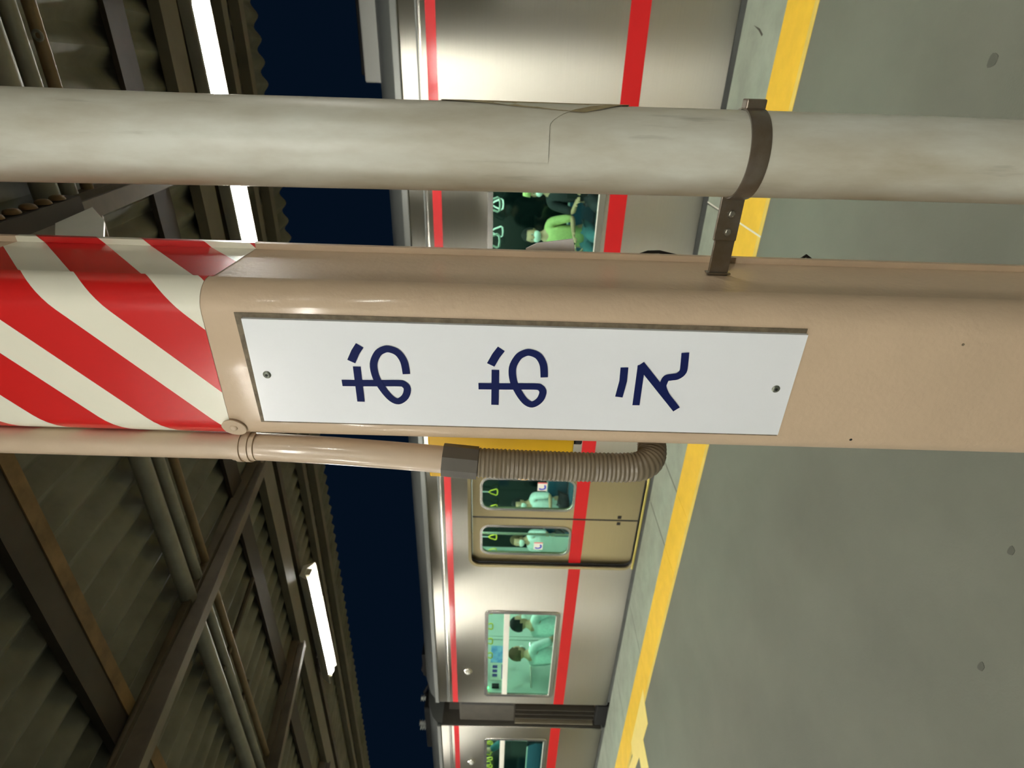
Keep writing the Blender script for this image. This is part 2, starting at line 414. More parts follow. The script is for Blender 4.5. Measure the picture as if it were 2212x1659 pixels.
for xr in (4.18, .5, -3.18, -6.86, -10.54, -14.2):
    lamp(xr + 1.84, -1.32, 'lit tube lamp in the inner row under the other wing of the canopy', 'tube lamps in the inner row of the other wing', .004, 'tube2')
    lamp(xr, -2.5, 'unseen lit tube lamp added as an outer row under the other wing of the canopy', 'added tube lamps in the outer row of the other wing', .004, 'tube2')  # outer row is unseen, added to light the column front and pipe

# ================================================================== SIGN COLUMN
CX0, CX1, CY0, CY1, CR = -.498, -.247, .69, .95, .04
def ring(off, n=8):
    """rounded box; the right face lies 4 mm behind the corner bend and ends in a narrow rear lip"""
    P = rr(CX0 - off, CX1 + off, CY0 - off, CY1 + off, CR + off, n)
    P[0] = (CX1 + off + .0055, .893)
    return P + [(CX1 + off - .004, CY0 + CR + .003), (CX1 + off - .004, .885 - off), (CX1 + off + .0055, .885 - off)]
col = thing('station_column', 'beige steel station column with rounded corners and red and white striped top', 'column', ((CX0 + CX1) / 2, (CY0 + CY1) / 2, 0))
obj('shaft', prism(nb(), ring(0, 8), lambda a, c, t: (a, c, t), 0, 2.76), M['beige'], col, True)
obj('base_plate', bx(nb(), CX0 - .08, CX1 + .08, CY0 - .08, CY1 + .08, 0, .015, .004), M['beige'], col)
# striped film wrapped round the top: UV = length round the column, height
tape = bpy.data.materials.new('striped_film'); tape.use_nodes = True
nt = tape.node_tree; bs = nt.nodes['Principled BSDF']; bs.inputs['Roughness'].default_value = .3; bs.inputs['Coat Weight'].default_value = .4; bs.inputs['Coat Roughness'].default_value = .12
uv = nt.nodes.new('ShaderNodeUVMap'); sp = nt.nodes.new('ShaderNodeSeparateXYZ'); nt.links.new(uv.outputs[0], sp.inputs[0])
su = nt.nodes.new('ShaderNodeMath'); su.operation = 'SUBTRACT'; nt.links.new(sp.outputs[1], su.inputs[0]); nt.links.new(sp.outputs[0], su.inputs[1])
ad = nt.nodes.new('ShaderNodeMath'); ad.operation = 'ADD'; ad.inputs[1].default_value = 1.72 * 2 - 2.5; nt.links.new(su.outputs[0], ad.inputs[0])
md = nt.nodes.new('ShaderNodeMath'); md.operation = 'MODULO'; md.inputs[1].default_value = .172; nt.links.new(ad.outputs[0], md.inputs[0])
lt = nt.nodes.new('ShaderNodeMath'); lt.operation = 'LESS_THAN'; lt.inputs[1].default_value = .073; nt.links.new(md.outputs[0], lt.inputs[0])
mx = nt.nodes.new('ShaderNodeMix'); mx.data_type = 'RGBA'; mx.inputs[6].default_value = lin((204, 28, 26)); mx.inputs[7].default_value = lin((232, 228, 208))
nt.links.new(lt.outputs[0], mx.inputs[0]); nt.links.new(mx.outputs[2], bs.inputs['Base Color'])
b = nb(); uvl = b.loops.layers.uv.new('UVMap')
P = ring(.0007, 8)
# start the loop at the rear-left corner, run along the left, front and right sides
i0 = min(range(len(P)), key=lambda i: (P[i][0] + .5) ** 2 + (P[i][1] - .95) ** 2)
P = P[i0:] + P[:i0]
s = [0]
for k in range(1, len(P) + 1): s.append(s[-1] + math.dist(P[k % len(P)], P[k - 1]))
kf = min(range(len(P)), key=lambda k: math.dist(P[k], (CX0 + CR, CY0)))   # front flat starts here: s = X there
off = P[kf][0] - s[kf]
z0, z1 = 1.918, 2.306
lo = [b.verts.new((p[0], p[1], z0)) for p in P]; hi = [b.verts.new((p[0], p[1], z1)) for p in P]
for k in range(len(P)):
    j = (k + 1) % len(P); f_ = b.faces.new((lo[k], lo[j], hi[j], hi[k]))
    for l, (uu, vv) in zip(f_.loops, ((s[k] + off, z0), (s[k + 1] + off, z0), (s[k + 1] + off, z1), (s[k] + off, z1))): l[uvl].uv = (uu, vv)
obj('striped_film', b, tape, col, True, label='red and white diagonal striped film')
for (hx, zz) in ((-.262, 1.24), (-.260, .981)):
    b = nb(); tube(b, [(hx + .002, .945, zz + .04), (hx + .008, .95, zz + .02), (hx + .009, .95, zz), (hx + .002, .945, zz - .04)] if zz > 1.1 else [(hx, .945, zz + .012), (hx + .008, .95, zz), (hx, .945, zz - .012)], .003, 8)
    obj('cable_clip', b, M['rubber'], col, True, label='black cable clip peeping out behind')

obj('paint_chip', disc(nb(), (-.4635, .6906, .972), (-.15, -1, 0), .0022, .0006, 8), M['rubber'], col)
obj('paint_chip', disc(nb(), (-.300, .6901, .87), (0, -1, 0), .002, .0006, 8), M['dullbrown'], col)
# ------------------------------------------------------------------ name sign
sg = thing('name_sign', 'white station name plate with three navy characters screwed to the column', 'sign', (-.373, .688, 1.09))
obj('backing', prism(nb(), [(-.459, 1.088), (-.283, 1.092), (-.283, 1.873), (-.459, 1.870)], lambda a, c, t: (a, t, c), .6885, .6895), M['dullbrown'], sg, label='dull brown edge around the plate')  # dull brown border showing past the plate at its sides and top
obj('plate', prism(nb(), [(-.4535, 1.090), (-.2895, 1.092), (-.2895, 1.862), (-.4535, 1.862)], lambda a, c, t: (a, t, c), .683, .689), M['plate'], sg)
def ribbon(bm, pts, wd, y):
    pts = [Vector((p[0], p[1])) for p in pts]
    if len(pts) > 3:      # smooth curved strokes
        Q = []
        for i in range(len(pts) - 1):
            p0, p1, p2, p3 = pts[max(i - 1, 0)], pts[i], pts[i + 1], pts[min(i + 2, len(pts) - 1)]
            for t in (0, .25, .5, .75):
                Q.append(.5 * ((2 * p1) + (p2 - p0) * t + (2 * p0 - 5 * p1 + 4 * p2 - p3) * t * t + (3 * p1 - p0 - 3 * p2 + p3) * t ** 3))
        pts = Q + [pts[-1]]
    L = []
    for i, p in enumerate(pts):
        d1 = (pts[i] - pts[i - 1]).normalized() if i else (pts[1] - pts[0]).normalized()
        d2 = (pts[i + 1] - pts[i]).normalized() if i < len(pts) - 1 else d1
        n = (Vector((-d1.y, d1.x)) + Vector((-d2.y, d2.x)))
        n.normalize(); k = 1 / max(.5, n.dot(Vector((-d1.y, d1.x))))
        y -= .0006 / len(pts)      # a hair of lift so a stroke can cross itself
        L.append((bm.verts.new((p.x + n.x * wd / 2 * k, y, p.y + n.y * wd / 2 * k)), bm.verts.new((p.x - n.x * wd / 2 * k, y, p.y - n.y * wd / 2 * k))))
    for a, c in zip(L, L[1:]): bm.faces.new((a[0], a[1], c[1], c[0]))
def ink(bm):
    for f_ in bm.faces: f_.normal_update()
    bmesh.ops.reverse_faces(bm, faces=[f_ for f_ in bm.faces if f_.normal.y > 0])
    me = bpy.data.meshes.new('hiragana_character'); bm.to_mesh(me); bm.free()
    link('hiragana_character', me, M['ink'], sg)
def char_o(dz, dx):
    b = nb(); sh = lambda P: [(x + dx, z + dz) for x, z in P]
    ribbon(b, sh([(-.324, 1.7056), (-.3346, 1.7128), (-.3493, 1.7201)]), .0118, .6826)
    ribbon(b, sh([(-.357, 1.7134), (-.4147, 1.7133)]), .0108, .6826)
    ribbon(b, sh([(-.3843, 1.7374), (-.3834, 1.6944), (-.3822, 1.6573), (-.3837, 1.6486), (-.3908, 1.6442), (-.4022, 1.6469), (-.4098, 1.6534), (-.4123, 1.6609), (-.4064, 1.6699), (-.3919, 1.6796), (-.3732, 1.6876), (-.3526, 1.6892), (-.3364, 1.6823), (-.3299, 1.6742), (-.3281, 1.6656), (-.3334, 1.6537), (-.3469, 1.6461), (-.3667, 1.6438)]), .0105, .6824)
    ink(b)
char_o(0, 0); char_o(-.1959, .0009)
b = nb()
ribbon(b, [(-.3466, 1.3358), (-.3685, 1.3349), (-.3947, 1.3379)], .0110, .6826)
ribbon(b, [(-.408, 1.3111), (-.3419, 1.3125)], .0105, .6826)
ribbon(b, [(-.3405, 1.3140), (-.4129, 1.2507)], .0112, .6824)
ribbon(b, [(-.396, 1.2655), (-.3870, 1.2720), (-.3760, 1.2772), (-.369, 1.2767), (-.3618, 1.2743), (-.3596, 1.2667), (-.3577, 1.2587), (-.3505, 1.2527), (-.3377, 1.253), (-.3207, 1.2547)], .0108, .6822)
ink(b)
for z in (1.843, 1.114):
    sc = obj('screw', disc(nb(), (-.3745, .683, z), (0, -1, 0), .0058, .0022, 18, dome=1), M['screw'], sg, True)
    obj('screw_slot', disc(nb(), (-.3745, .6812, z), (0, -1, 0), .0022, .0006, 8), M['rubber'], sc)

# ------------------------------------------------------------------ conduit beside the column
cd = thing('cable_conduit', 'beige cable conduit with ribbed hose clipped to left edge of the sign column', 'conduit', (-.521, .71, 1.22))
pts = [(-.521, .712, z) for z in (2.9, 2.4, 2.1, 1.95)] + [(-.5225, .712, 1.88), (-.527, .713, 1.78), (-.534, .714, 1.68), (-.5415, .715, 1.59)]
obj('rigid_pipe', tube(nb(), pts, .0222, 20), M['beige2'], cd, True)
b = nb(); tube(b, [(-.5405, .715, 1.602), (-.5455, .715, 1.545)], .0272, 8); obj('coupling', b, M['coupler'], cd)
P = [Vector((-.5445, .715, 1.555)), Vector((-.547, .715, 1.46)), Vector((-.548, .715, 1.36)), Vector((-.5475, .716, 1.30)), Vector((-.546, .722, 1.272)), Vector((-.543, .74, 1.256)), Vector((-.537, .765, 1.25)), Vector((-.525, .79, 1.25)), Vector((-.505, .81, 1.25)), Vector((-.47, .83, 1.25))]
Q = []
for i in range(len(P) - 1):
    p0, p1, p2, p3 = P[max(i - 1, 0)], P[i], P[i + 1], P[min(i + 2, len(P) - 1)]
    n = max(2, int((p2 - p1).length / .0012))
    for k in range(n):
        t = k / n; Q.append(.5 * ((2 * p1) + (p2 - p0) * t + (2 * p0 - 5 * p1 + 4 * p2 - p3) * t * t + (3 * p1 - p0 - 3 * p2 + p3) * t ** 3))
d = [0]
for k in range(1, len(Q)): d.append(d[-1] + (Q[k] - Q[k - 1]).length)
obj('ribbed_hose', tube(nb(), Q, .024, 20, rf=lambda i: .0238 + .0008 * math.cos(2 * PI * d[i] / .0068)), M['flex'], cd, True)
# saddle clamp with its ear on the column corner
sd = nb()
for r0, za, zb in ((.0240, 1.896, 1.932), (.0262, 1.904, 1.912), (.0262, 1.917, 1.925)):
    prof = [(-.521 + r0 * math.cos(t), .712 + r0 * math.sin(t)) for t in [PI * .98 + PI * 1.06 * k / 14 for k in range(15)]] + [(-.521 + .0215 * math.cos(t), .712 + .0215 * math.sin(t)) for t in [PI * 2.04 - PI * 1.06 * k / 14 for k in range(15)]]
    prism(sd, prof, lambda a, c, t: (a, c, t), za, zb)
sad = obj('pipe_saddle', sd, M['beige2'], cd, True)
ear = panel([(-.472 + .017 * math.cos(t), 1.914 + .018 * math.sin(t)) for t in [2 * PI * k / 24 for k in range(24)]], [], lambda a, c, t: (a, .6905 + t - (a + .472) * .37, c), .003)
obj('saddle_ear', ear, M['beige2'], sad)
obj('screw', disc(nb(), (-.471, .6888, 1.914), (-.2, -1, 0), .0058, .003, 12, dome=1), M['beige2'], sad, True)

# ------------------------------------------------------------------ yellow box behind the conduit
yb = thing('emergency_box', 'yellow box with amber dome on the rear left side of the sign column', 'box', (-.59, .88, 1.378))
obj('case', bx(nb(), -.672, -.5, .845, .945, 1.378, 1.640, .008), M['ylwbox'], yb, True)
obj('amber_dome', disc(nb(), (-.672, .868, 1.463), (-1, -.15, 0), .028, .02, 20, dome=1), M['orange'], yb, True)
obj('cover_rim', bx(nb(), -.676, -.50, .838, .846, 1.372, 1.646, .003), M['ylwbox'], yb)
obj('lower_catch', bx(nb(), -.60, -.52, .85, .9, 1.355, 1.378, .003), M['rubber'], yb)
pp = nb(); prism(pp, [(-.30, 1.475), (-.256, 1.474), (-.246, 1.455), (-.2365, 1.392), (-.27, 1.384), (-.30, 1.384)], lambda a, c, t: (a, t, c), .956, .960)
tag(obj('card_tag', pp, M['paper']), 'small white card sticking out behind the right edge of the sign column', 'card')

# ------------------------------------------------------------------ drainpipe and clamp
dp = thing('drainpipe', 'weathered off-white drainpipe right of the sign column', 'pipe', (-.078, .82, 0))
zs = [0, .5, 1.0, 1.3, 1.38, 1.385, 1.5, 1.9, 2.3, 2.8]
def prad(z): return .0545 + .0035 * max(0, min(1, (z - .8) / 1.0)) + (.0035 if z > 1.9 else 0) * min(1, (z - 1.9) / .4)
def pcx(z): return -.0785 - .006 * max(0, (z - 1.0) / 1.3)
zs = [k * .05 for k in range(0, 57)]
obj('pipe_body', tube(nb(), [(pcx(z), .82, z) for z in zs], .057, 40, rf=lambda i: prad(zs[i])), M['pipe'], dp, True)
# overlapping sleeve lip with its curled seam
b = nb(); rows = []
for k in range(29):
    th = math.radians(-100 + 150 * k / 28)     # around the right-hand side of the pipe
    t = max(0, min(1, (math.degrees(th) + 55) / 60))
    zl = 1.455 - .10 * (t ** 1.5) if math.degrees(th) > -62 else 1.455
    for_r = []
    for zz, e in ((1.60, .0004), (zl, .0016), (zl, .0)):
        rr_ = prad(zz) + e; for_r.append(b.verts.new((pcx(zz) + rr_ * math.cos(th), .82 + rr_ * math.sin(th), zz)))
    rows.append(for_r)
for p, q in zip(rows, rows[1:]):
    b.faces.new((p[0], p[1], q[1], q[0])); b.faces.new((p[1], p[2], q[2], q[1]))
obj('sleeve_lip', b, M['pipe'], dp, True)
# brown run-off stain under the lip
ST = [(1.345, -2), (1.36, -8), (1.385, -24), (1.41, -33), (1.44, -31), (1.47, -27), (1.50, -24), (1.54, -16), (1.57, -12), (1.60, -6)]
b = nb(); rows = []
for zz, t0_ in ST:
    rows.append([b.verts.new((pcx(zz) + (prad(zz) + .0020) * math.cos(math.radians(t_)), .82 + (prad(zz) + .0020) * math.sin(math.radians(t_)), zz)) for t_ in (t0_, (t0_ + 20) / 2, 20)])
for p, q in zip(rows, rows[1:]): b.faces.new((p[1], p[2], q[2], q[1]))
for p, q in zip(rows, rows[1:]): b.faces.new((p[0], p[1], q[1], q[0]))
obj('brown_stain', b, mat('brown_stain', (150, 134, 96), .6, var=.25, vscale=40), dp, True, label='brown run-off stain')
cl = thing('pipe_clamp', 'dark steel clamp band and bolted arm joining drainpipe to column', 'clamp', (-.17, .82, 1.17))
b = nb(); Rb = prad(1.18) + .0006; n = 48
def bring(dr, z, tw=0): return [(pcx(1.18) + (Rb + dr) * math.cos(2 * PI * k / n), .82 + (Rb + dr) * math.sin(2 * PI * k / n), z) for k in range(n)]
rs = [[b.verts.new(p) for p in bring(dr, z)] for dr, z in ((0, 1.168), (.0022, 1.168), (.0032, 1.172), (.0036, 1.181), (.0032, 1.190), (.0022, 1.194), (0, 1.194))]
for p, q in zip(rs, rs[1:]):
    for k in range(n): b.faces.new((p[k], p[(k + 1) % n], q[(k + 1) % n], q[k]))
obj('band', b, M['steel'], cl, True)
obj('band_lug', bx(nb(), pcx(1.18) + Rb, pcx(1.18) + Rb + .013, .808, .826, 1.168, 1.195, .002), M['steel'], cl)
arm = obj('arm', bx(nb(), -.252, -.130, .8165, .8215, 1.166, 1.196, .0012), M['steel'], cl)
obj('tongue', bx(nb(), -.197, -.131, .812, .8165, 1.1665, 1.2005, .0012), M['steel'], cl)
for X in (-.158, -.184):
    obj('bolt', disc(nb(), (X, .8118, 1.182), (0, -1, 0), .0058, .004, 16, dome=1), M['bolt'], cl, True)
obj('weld_collar', bx(nb(), -.2485, -.2462, .812, .826, 1.163, 1.199, .0005), M['steel'], cl)

# ================================================================== TRAIN
YF = 4.43
def ringpanel(o, i, y, th): return panel(o, [i], XZ(y), th)
def straps(car, xs, y, m):
    for X in xs:
        b = nb(); bx(b, X - .012, X + .012, y - .002, y + .002, 1.74, 1.93)
        st = obj('hand_strap', b, M['strapbelt'], car)
        b = nb(); loop_tube(b, [(X, y, 1.745), (X - .03, y, 1.71), (X - .062, y, 1.63), (X - .05, y, 1.612), (X, y, 1.606), (X + .05, y, 1.612), (X + .062, y, 1.63), (X + .03, y, 1.71)], .009, 6)
        obj('strap_ring', b, m, st, True)
def leafdoor(car, xa, xb, wa, wb):
    lf = obj('door_leaf', panel([(xa, .03), (xb, .03), (xb, 1.84), (xa, 1.84)], [rr(wa, wb, .765, 1.735, .085)], XZ(YF + .065), .03), M['doorsteel'], car)
    obj('window_rim', ringpanel(rr(wa - .022, wb + .022, .743, 1.757, .105), rr(wa + .004, wb - .004, .769, 1.731, .082), YF + .05, .016), M['polished'], lf)
    obj('pane', panel(rr(wa, wb, .765, 1.735, .085), [], XZ(YF + .07), .006), M['pane'], lf)
    obj('red_stripe', bx(nb(), xa + .001, xb - .001, YF + .0478, YF + .0502, .605, .742), M['red'], lf)
    return lf
def sticker(lf, xa, xb, za, zb):
    y = YF + .064
    obj('sticker', bx(nb(), xa, xb, y, y + .002, za, zb), M['white'], lf, label='small white, blue and red door sticker')
    b = nb(); bx(b, xb - .012, xb, y - .001, y, za, zb); obj('sticker_band', b, M['pink'], lf)
    b = nb(); ribbon(b, [(xa + .03, zb - .015), (xa + .02, (za + zb) / 2 + .01), (xa + .03, za + .025), (xa + .06, za + .02), (xa + .075, za + .03)], .018, y - .001); obj('sticker_swirl', b, M['blue'], lf)

def make_car(xl, xr, doors, wins, endside, lbl, stickers=False):
    """xl..xr body ends; doors: centre X; wins: (x0, x1, transom)"""
    car = thing('train_car', lbl, 'train', ((xl + xr) / 2, 5.8, -.9))
    holes = []; outer = [(xl, 0.01)]
    for dcx in sorted(doors):
        a, c = dcx - .675, dcx + .675
        outer += [(a, .01), (a, .045), (c, .045), (c, .01)] if False else []
        holes.append(rr(a, c, .03, 1.855, .10))
    outer += [(xr, .01), (xr, 2.31), (xl, 2.31)]
    for a, c, _ in wins: holes.append(rr(a, c, .80, 1.672, .04))
    obj('body_side', panel(outer, holes, XZ(YF + .015), .03), M['stainless'], car)
    # gutter and shoulder of the roof
    obj('gutter', bx(nb(), xl, xr, YF - .02, YF + .05, 2.312, 2.368, .008), M['gutter'], car)
    for zz, m in ((2.168, M['polished']), (2.19, M['gutter'])):
        obj('body_rib', bx(nb(), xl, xr, YF - .004, YF + .001, zz - .006, zz + .006), m, car)
    P = [(4.46, 2.366), (4.55, 2.45), (4.75, 2.53), (5.2, 2.60), (5.8, 2.62), (6.4, 2.60), (6.85, 2.53), (7.05, 2.45), (7.14, 2.366), (7.14, 2.30), (4.46, 2.30)]
    obj('roof', prism(nb(), P, lambda a, c, t: (t, a, c), xl, xr), M['gutter'], car, True)
    # upper stripe, lower stripe between the doors
    obj('upper_red_stripe', bx(nb(), xl, xr, YF - .0015, YF + .001, 2.056, 2.127), M['red'], car)
    cuts = [xl] + [v for dcx in sorted(doors) for v in (dcx - .69, dcx + .69)] + [xr]
    for a, c in zip(cuts[::2], cuts[1::2]):
        obj('lower_red_stripe', bx(nb(), a, c, YF - .0015, YF + .001, .605, .742), M['red'], car)
    for dcx in doors:
        obj('door_surround', ringpanel(rr(dcx - .70, dcx + .70, .005, 1.885, .13), rr(dcx - .668, dcx + .668, .03, 1.85, .10), YF - .004, .010), M['doorsteel'], car)
        obj('door_jamb', panel(rr(dcx - .69, dcx + .69, .02, 1.87, .12), [rr(dcx - .660, dcx + .660, .035, 1.845, .09)], XZ(YF + .05), .04), M['rubber'], car)
        for sgn in (-1, 1):
            xa, xb = sorted((dcx + sgn * .012, dcx + sgn * .665))
            w0, w1 = sorted((dcx + sgn * .13, dcx + sgn * .53))
            lf = leafdoor(car, xa, xb, w0, w1)
            if stickers and abs(dcx + 4.15) < .1:
                sticker(lf, *((-3.775, -3.665) if sgn > 0 else (-4.63, -4.52)), 1.05, 1.15)
            obj('leaf_latch', bx(nb(), dcx + sgn * .045 - .02, dcx + sgn * .045 + .02, YF + .046, YF + .051, .22, .26, .001), M['rubber'], lf)
        obj('rubber_seal', bx(nb(), dcx - .013, dcx + .013, YF + .052, YF + .075, .03, 1.84), M['rubber'], car)
        obj('door_sill', bx(nb(), dcx - .68, dcx + .68, YF - .012, YF + .09, .008, .030, .003), mat('brass_sill', (226, 212, 120), .35, metal=.3) if 'brass_sill' not in bpy.data.materials else bpy.data.materials['brass_sill'], car)
    for a, c, tr in wins:
        wf = obj('window_frame', ringpanel(rr(a - .02, c + .02, .775, 1.695, .05), rr(a + .018, c - .018, .822, 1.652, .035), YF + .004, .03), M['polished'], car)
        obj('pane', panel(rr(a, c, .80, 1.672, .04), [], XZ(YF + .022), .005), M['pane'], wf)
        if tr: obj('transom_bar', bx(nb(), a, c, YF - .004, YF + .03, 1.39, 1.46, .005), M['white'], wf)
        obj('window_sill', bx(nb(), a + .03, c - .03, YF - .008, YF + .012, .800, .828, .004), M['white'], wf)  # sill strip made white to stand in for its highlight
    # shell: far side, floor, ceiling, ends
    fh = [rr(a, c, .80, 1.98, .04) for a, c, _ in wins]
    obj('far_side', panel([(xl, .01), (xr, .01), (xr, 2.31), (xl, 2.31)], fh, XZ(7.12), .04), M['interior'], car)
    for a, c, _ in wins: obj('far_pane', bx(nb(), a, c, 7.125, 7.13, .79, 1.99), M['nightglass'], car)
    for dcx in doors: obj('far_door', bx(nb(), dcx - .65, dcx + .65, 7.085, 7.10, .03, 2.0, .003), M['nightglass'], car)
    obj('car_floor', bx(nb(), xl + .02, xr - .02, YF + .03, 7.12, -.05, .03), M['carfloor'], car)
    obj('ceiling_panel', bx(nb(), xl + .02, xr - .02, YF + .03, 7.12, 2.22, 2.29), M['interior'], car)
    obj('underframe', bx(nb(), xl + .05, xr - .05, YF + .02, 7.1, -.45, -.05), M['dark'], car)
    for xe, sg_ in ((xl, 1), (xr, -1)):
        a, c = sorted((xe, xe + sg_ * .05))
        obj('end_wall', bx(nb(), a, c, YF + .01, 7.14, 0, 2.3), M['interior'] if abs(xe + 7.49) < .01 or abs(xe + 8.07) < .01 else M['interior'], car)
        obj('end_door', bx(nb(), *sorted((xe + sg_ * .05, xe + sg_ * .062)), 5.42, 6.18, .03, 1.86, .003), M['interior'], car)
        obj('end_skin', bx(nb(), *sorted((xe - sg_ * .008, xe)), YF + .02, 7.12, .02, 2.3), M['bellows'], car)
    x = xl + .6
    while x < xr - .8:
        for y in (5.15, 6.4): obj('ceiling_light', bx(nb(), x, x + 1.2, y - .04, y + .04, 2.19, 2.22), M['carlight'], car)
        x += 1.75
    # seats, rails, straps in the near bays only
    segs = []; e = [xl + .07] + [v for dcx in sorted(doors) for v in (dcx - .8, dcx + .8)] + [xr - .07]
    for a, c in zip(e[::2], e[1::2]):
        if c - a < .8 or a > 2.8: continue
        for y0, y1, yk0, yk1 in ((4.62, 5.06, 4.50, 4.62), (6.56, 7.0, 7.0, 7.09)):
            st = obj('bench_seat', bx(nb(), a + .05, c - .05, y0, y1, .34, .46, .03), M['seat'], car, True)
            obj('bench_back', bx(nb(), a + .05, c - .05, yk0, yk1, .46, .78, .02), M['seat'], st, True)
            obj('bench_kick', bx(nb(), a + .05, c - .05, y0 + .1, y1 - .06, .03, .34), M['interior'], st)
        for y in (4.98, 6.68):
            obj('strap_rail', tube(nb(), [(a, y, 1.94), (c, y, 1.94)], .014, 8), M['polished'], car, True)
            n = int((c - a) / .32); straps(car, [a + .16 + k * .32 for k in range(n)], y, M['strapwhite'] if c - a > 2.5 and a > -4 else M['strapyellow'])
        for X in (a, c):
            if abs(X - xl) > .2 and abs(X - xr) > .2:
                for y in (5.06, 6.56): obj('grab_pole', tube(nb(), [(X, y, .03), (X, y, 2.22)], .016, 10), M['polished'], car, True)
                obj('seat_screen', bx(nb(), X - .012, X + .012, 4.5, 5.02, .3, 1.05, .01), M['interior'], car)
    return car
car1 = make_car(-7.49, 11.49, [-4.15, 2.0, 8.15], [(-7.30, -5.625, 1), (-2.05, -.30, 0), (3.9, 5.5, 0), (9.6, 11.2, 1)], -1, 'stainless train car with two red stripes standing directly beside the platform', True)
car2 = make_car(-27.0, -8.07, [-11.45, -17.6, -23.7], [(-9.98, -8.38, 1), (-15.2, -13.5, 0), (-21.5, -19.5, 0)], 1, 'next stainless train car beyond the grey gangway at far end', False)

# more on car 1
def ac(car, xa, xb, lab=None):
    o = obj('roof_unit', bx(nb(), xa, xb, 4.98, 6.6, 2.42, 2.705, .012), M['acgrey'], car, label='pale roof-mounted cooling unit')
    obj('roof_unit_rim', bx(nb(), xa + .05, xb, 5.1, 6.5, 2.70, 2.76, .01), M['rubber'], o)
    obj('bolt', disc(nb(), (xa + .06, 4.98, 2.50), (0, -1, 0), .014, .008, 10, dome=1), M['rust'], o)
ac(car1, -.035, 2.4); ac(car2, -14.5, -12.3)
for c_, X, z in ((car1, -6.80, 1.912), (car2, -9.01, 1.885)):
    il = obj('side_indicator', disc(nb(), (X, YF, z), (0, -1, 0), .055, .012, 20, dome=1), M['polished'], c_, True)
    obj('indicator_lens', disc(nb(), (X + .01, YF - .01, z), (0, -1, 0), .034, .035, 16, dome=1), M['acgrey'], il, True)
# end wall fittings seen through the end window
xe = -7.438
obj('poster', bx(nb(), xe, xe + .004, 4.99, 5.26, 1.42, 1.63), M['posterblue'], car1, label='blue advertising poster')
po = obj('poster', bx(nb(), xe, xe + .004, 4.72, 4.985, 1.42, 1.63), M['white'], car1, label='white poster with purple lettering')
for k in range(3): obj('lettering', bx(nb(), xe + .004, xe + .006, 4.77 + k * .065, 4.815 + k * .065, 1.53, 1.60), M['postertext'], po)
obj('lettering', bx(nb(), xe + .004, xe + .006, 4.74, 4.96, 1.43, 1.47), M['postertext'], po)
eb = obj('display_box', bx(nb(), xe, xe + .03, 4.60, 4.66, 1.50, 1.60, .004), M['rubber'], car1)
obj('status_light', disc(nb(), (xe + .03, 4.59, 1.655), (1, 0, 0), .014, .006, 10), M['led'], car1)
for y in (5.38, 6.2): obj('end_door_post', bx(nb(), xe, xe + .02, y - .02, y + .02, .03, 1.9), M['interior'], car1)
for z in (.55, 1.05): obj('end_rail', tube(nb(), [(-7.40, 4.6, z), (-7.40, 5.3, z)], .012, 8), M['polished'], car1, True)
# cables and insulators on the roof at the car ends
for c_, X, y, z in ((car2, -8.28, 4.95, 2.50), (car2, -8.55, 5.1, 2.54), (car2, -8.95, 4.95, 2.56), (car2, -9.12, 4.98, 2.56)):
    b = nb(); zz = [k * .006 for k in range(31)]
    tube(b, [(X, y, z + q) for q in zz], .03, 12, rf=lambda i: .032 + .014 * math.cos(2 * PI * zz[i] / .036)); obj('roof_insulator', b, M['insul'], c_, True)
jc = obj('jumper_cable', tube(nb(), [(-7.3, 4.95, 2.56), (-7.5, 4.9, 2.62), (-7.75, 4.88, 2.5), (-8.05, 4.9, 2.62), (-8.3, 4.95, 2.56)], .02, 8), M['rubber'], None, True)
tag(jc, 'black cable slung between the two car roofs', 'cable')
obj('roof_box', bx(nb(), -7.42, -6.95, 4.75, 5.0, 2.50, 2.58, .01), M['dark'], car1)
obj('roof_box', bx(nb(), -9.2, -8.15, 4.72, 5.0, 2.50, 2.60, .01), M['dark'], car2)
# gangway between the cars
gw = thing('gangway', 'dark folded gangway with metal guard fins between the two cars', 'gangway', (-7.78, 5.8, 0))
b = nb(); prof = []
for k in range(7):
    prof += [(-8.06 + .56 * k / 6.0, 4.80 if k % 2 else 4.66)]
prof += [(-7.5, 6.95), (-8.06, 6.95)]
prism(b, prof, lambda a, c, t: (a, c, t), .1, 2.22); obj('bellows', b, M['bellows'], gw)
obj('upper_cover', bx(nb(), -8.05, -7.51, 4.50, 4.6, 1.26, 2.05, .02), M['bellows'], gw)
obj('upper_dark_strip', bx(nb(), -7.62, -7.50, 4.47, 4.51, 1.30, 2.02, .01), M['rubber'], gw)  # black strip in front of the upper cover
obj('lower_cover', bx(nb(), -8.05, -7.51, 4.56, 4.62, .12, 1.26, .01), M['rust'], gw)
for X, wd in ((-7.535, .022), (-7.70, .012), (-7.80, .012), (-7.90, .012), (-8.02, .022)):
    obj('guard_fin', bx(nb(), X - wd / 2, X + wd / 2, 4.46, 4.56, .14, 1.26, .003), M['beamlight'] if wd > .02 else M['bellows'], gw)
obj('coupler_block', bx(nb(), -8.0, -7.54, 4.44, 5.2, -.25, .12, .01), M['dark'], gw)

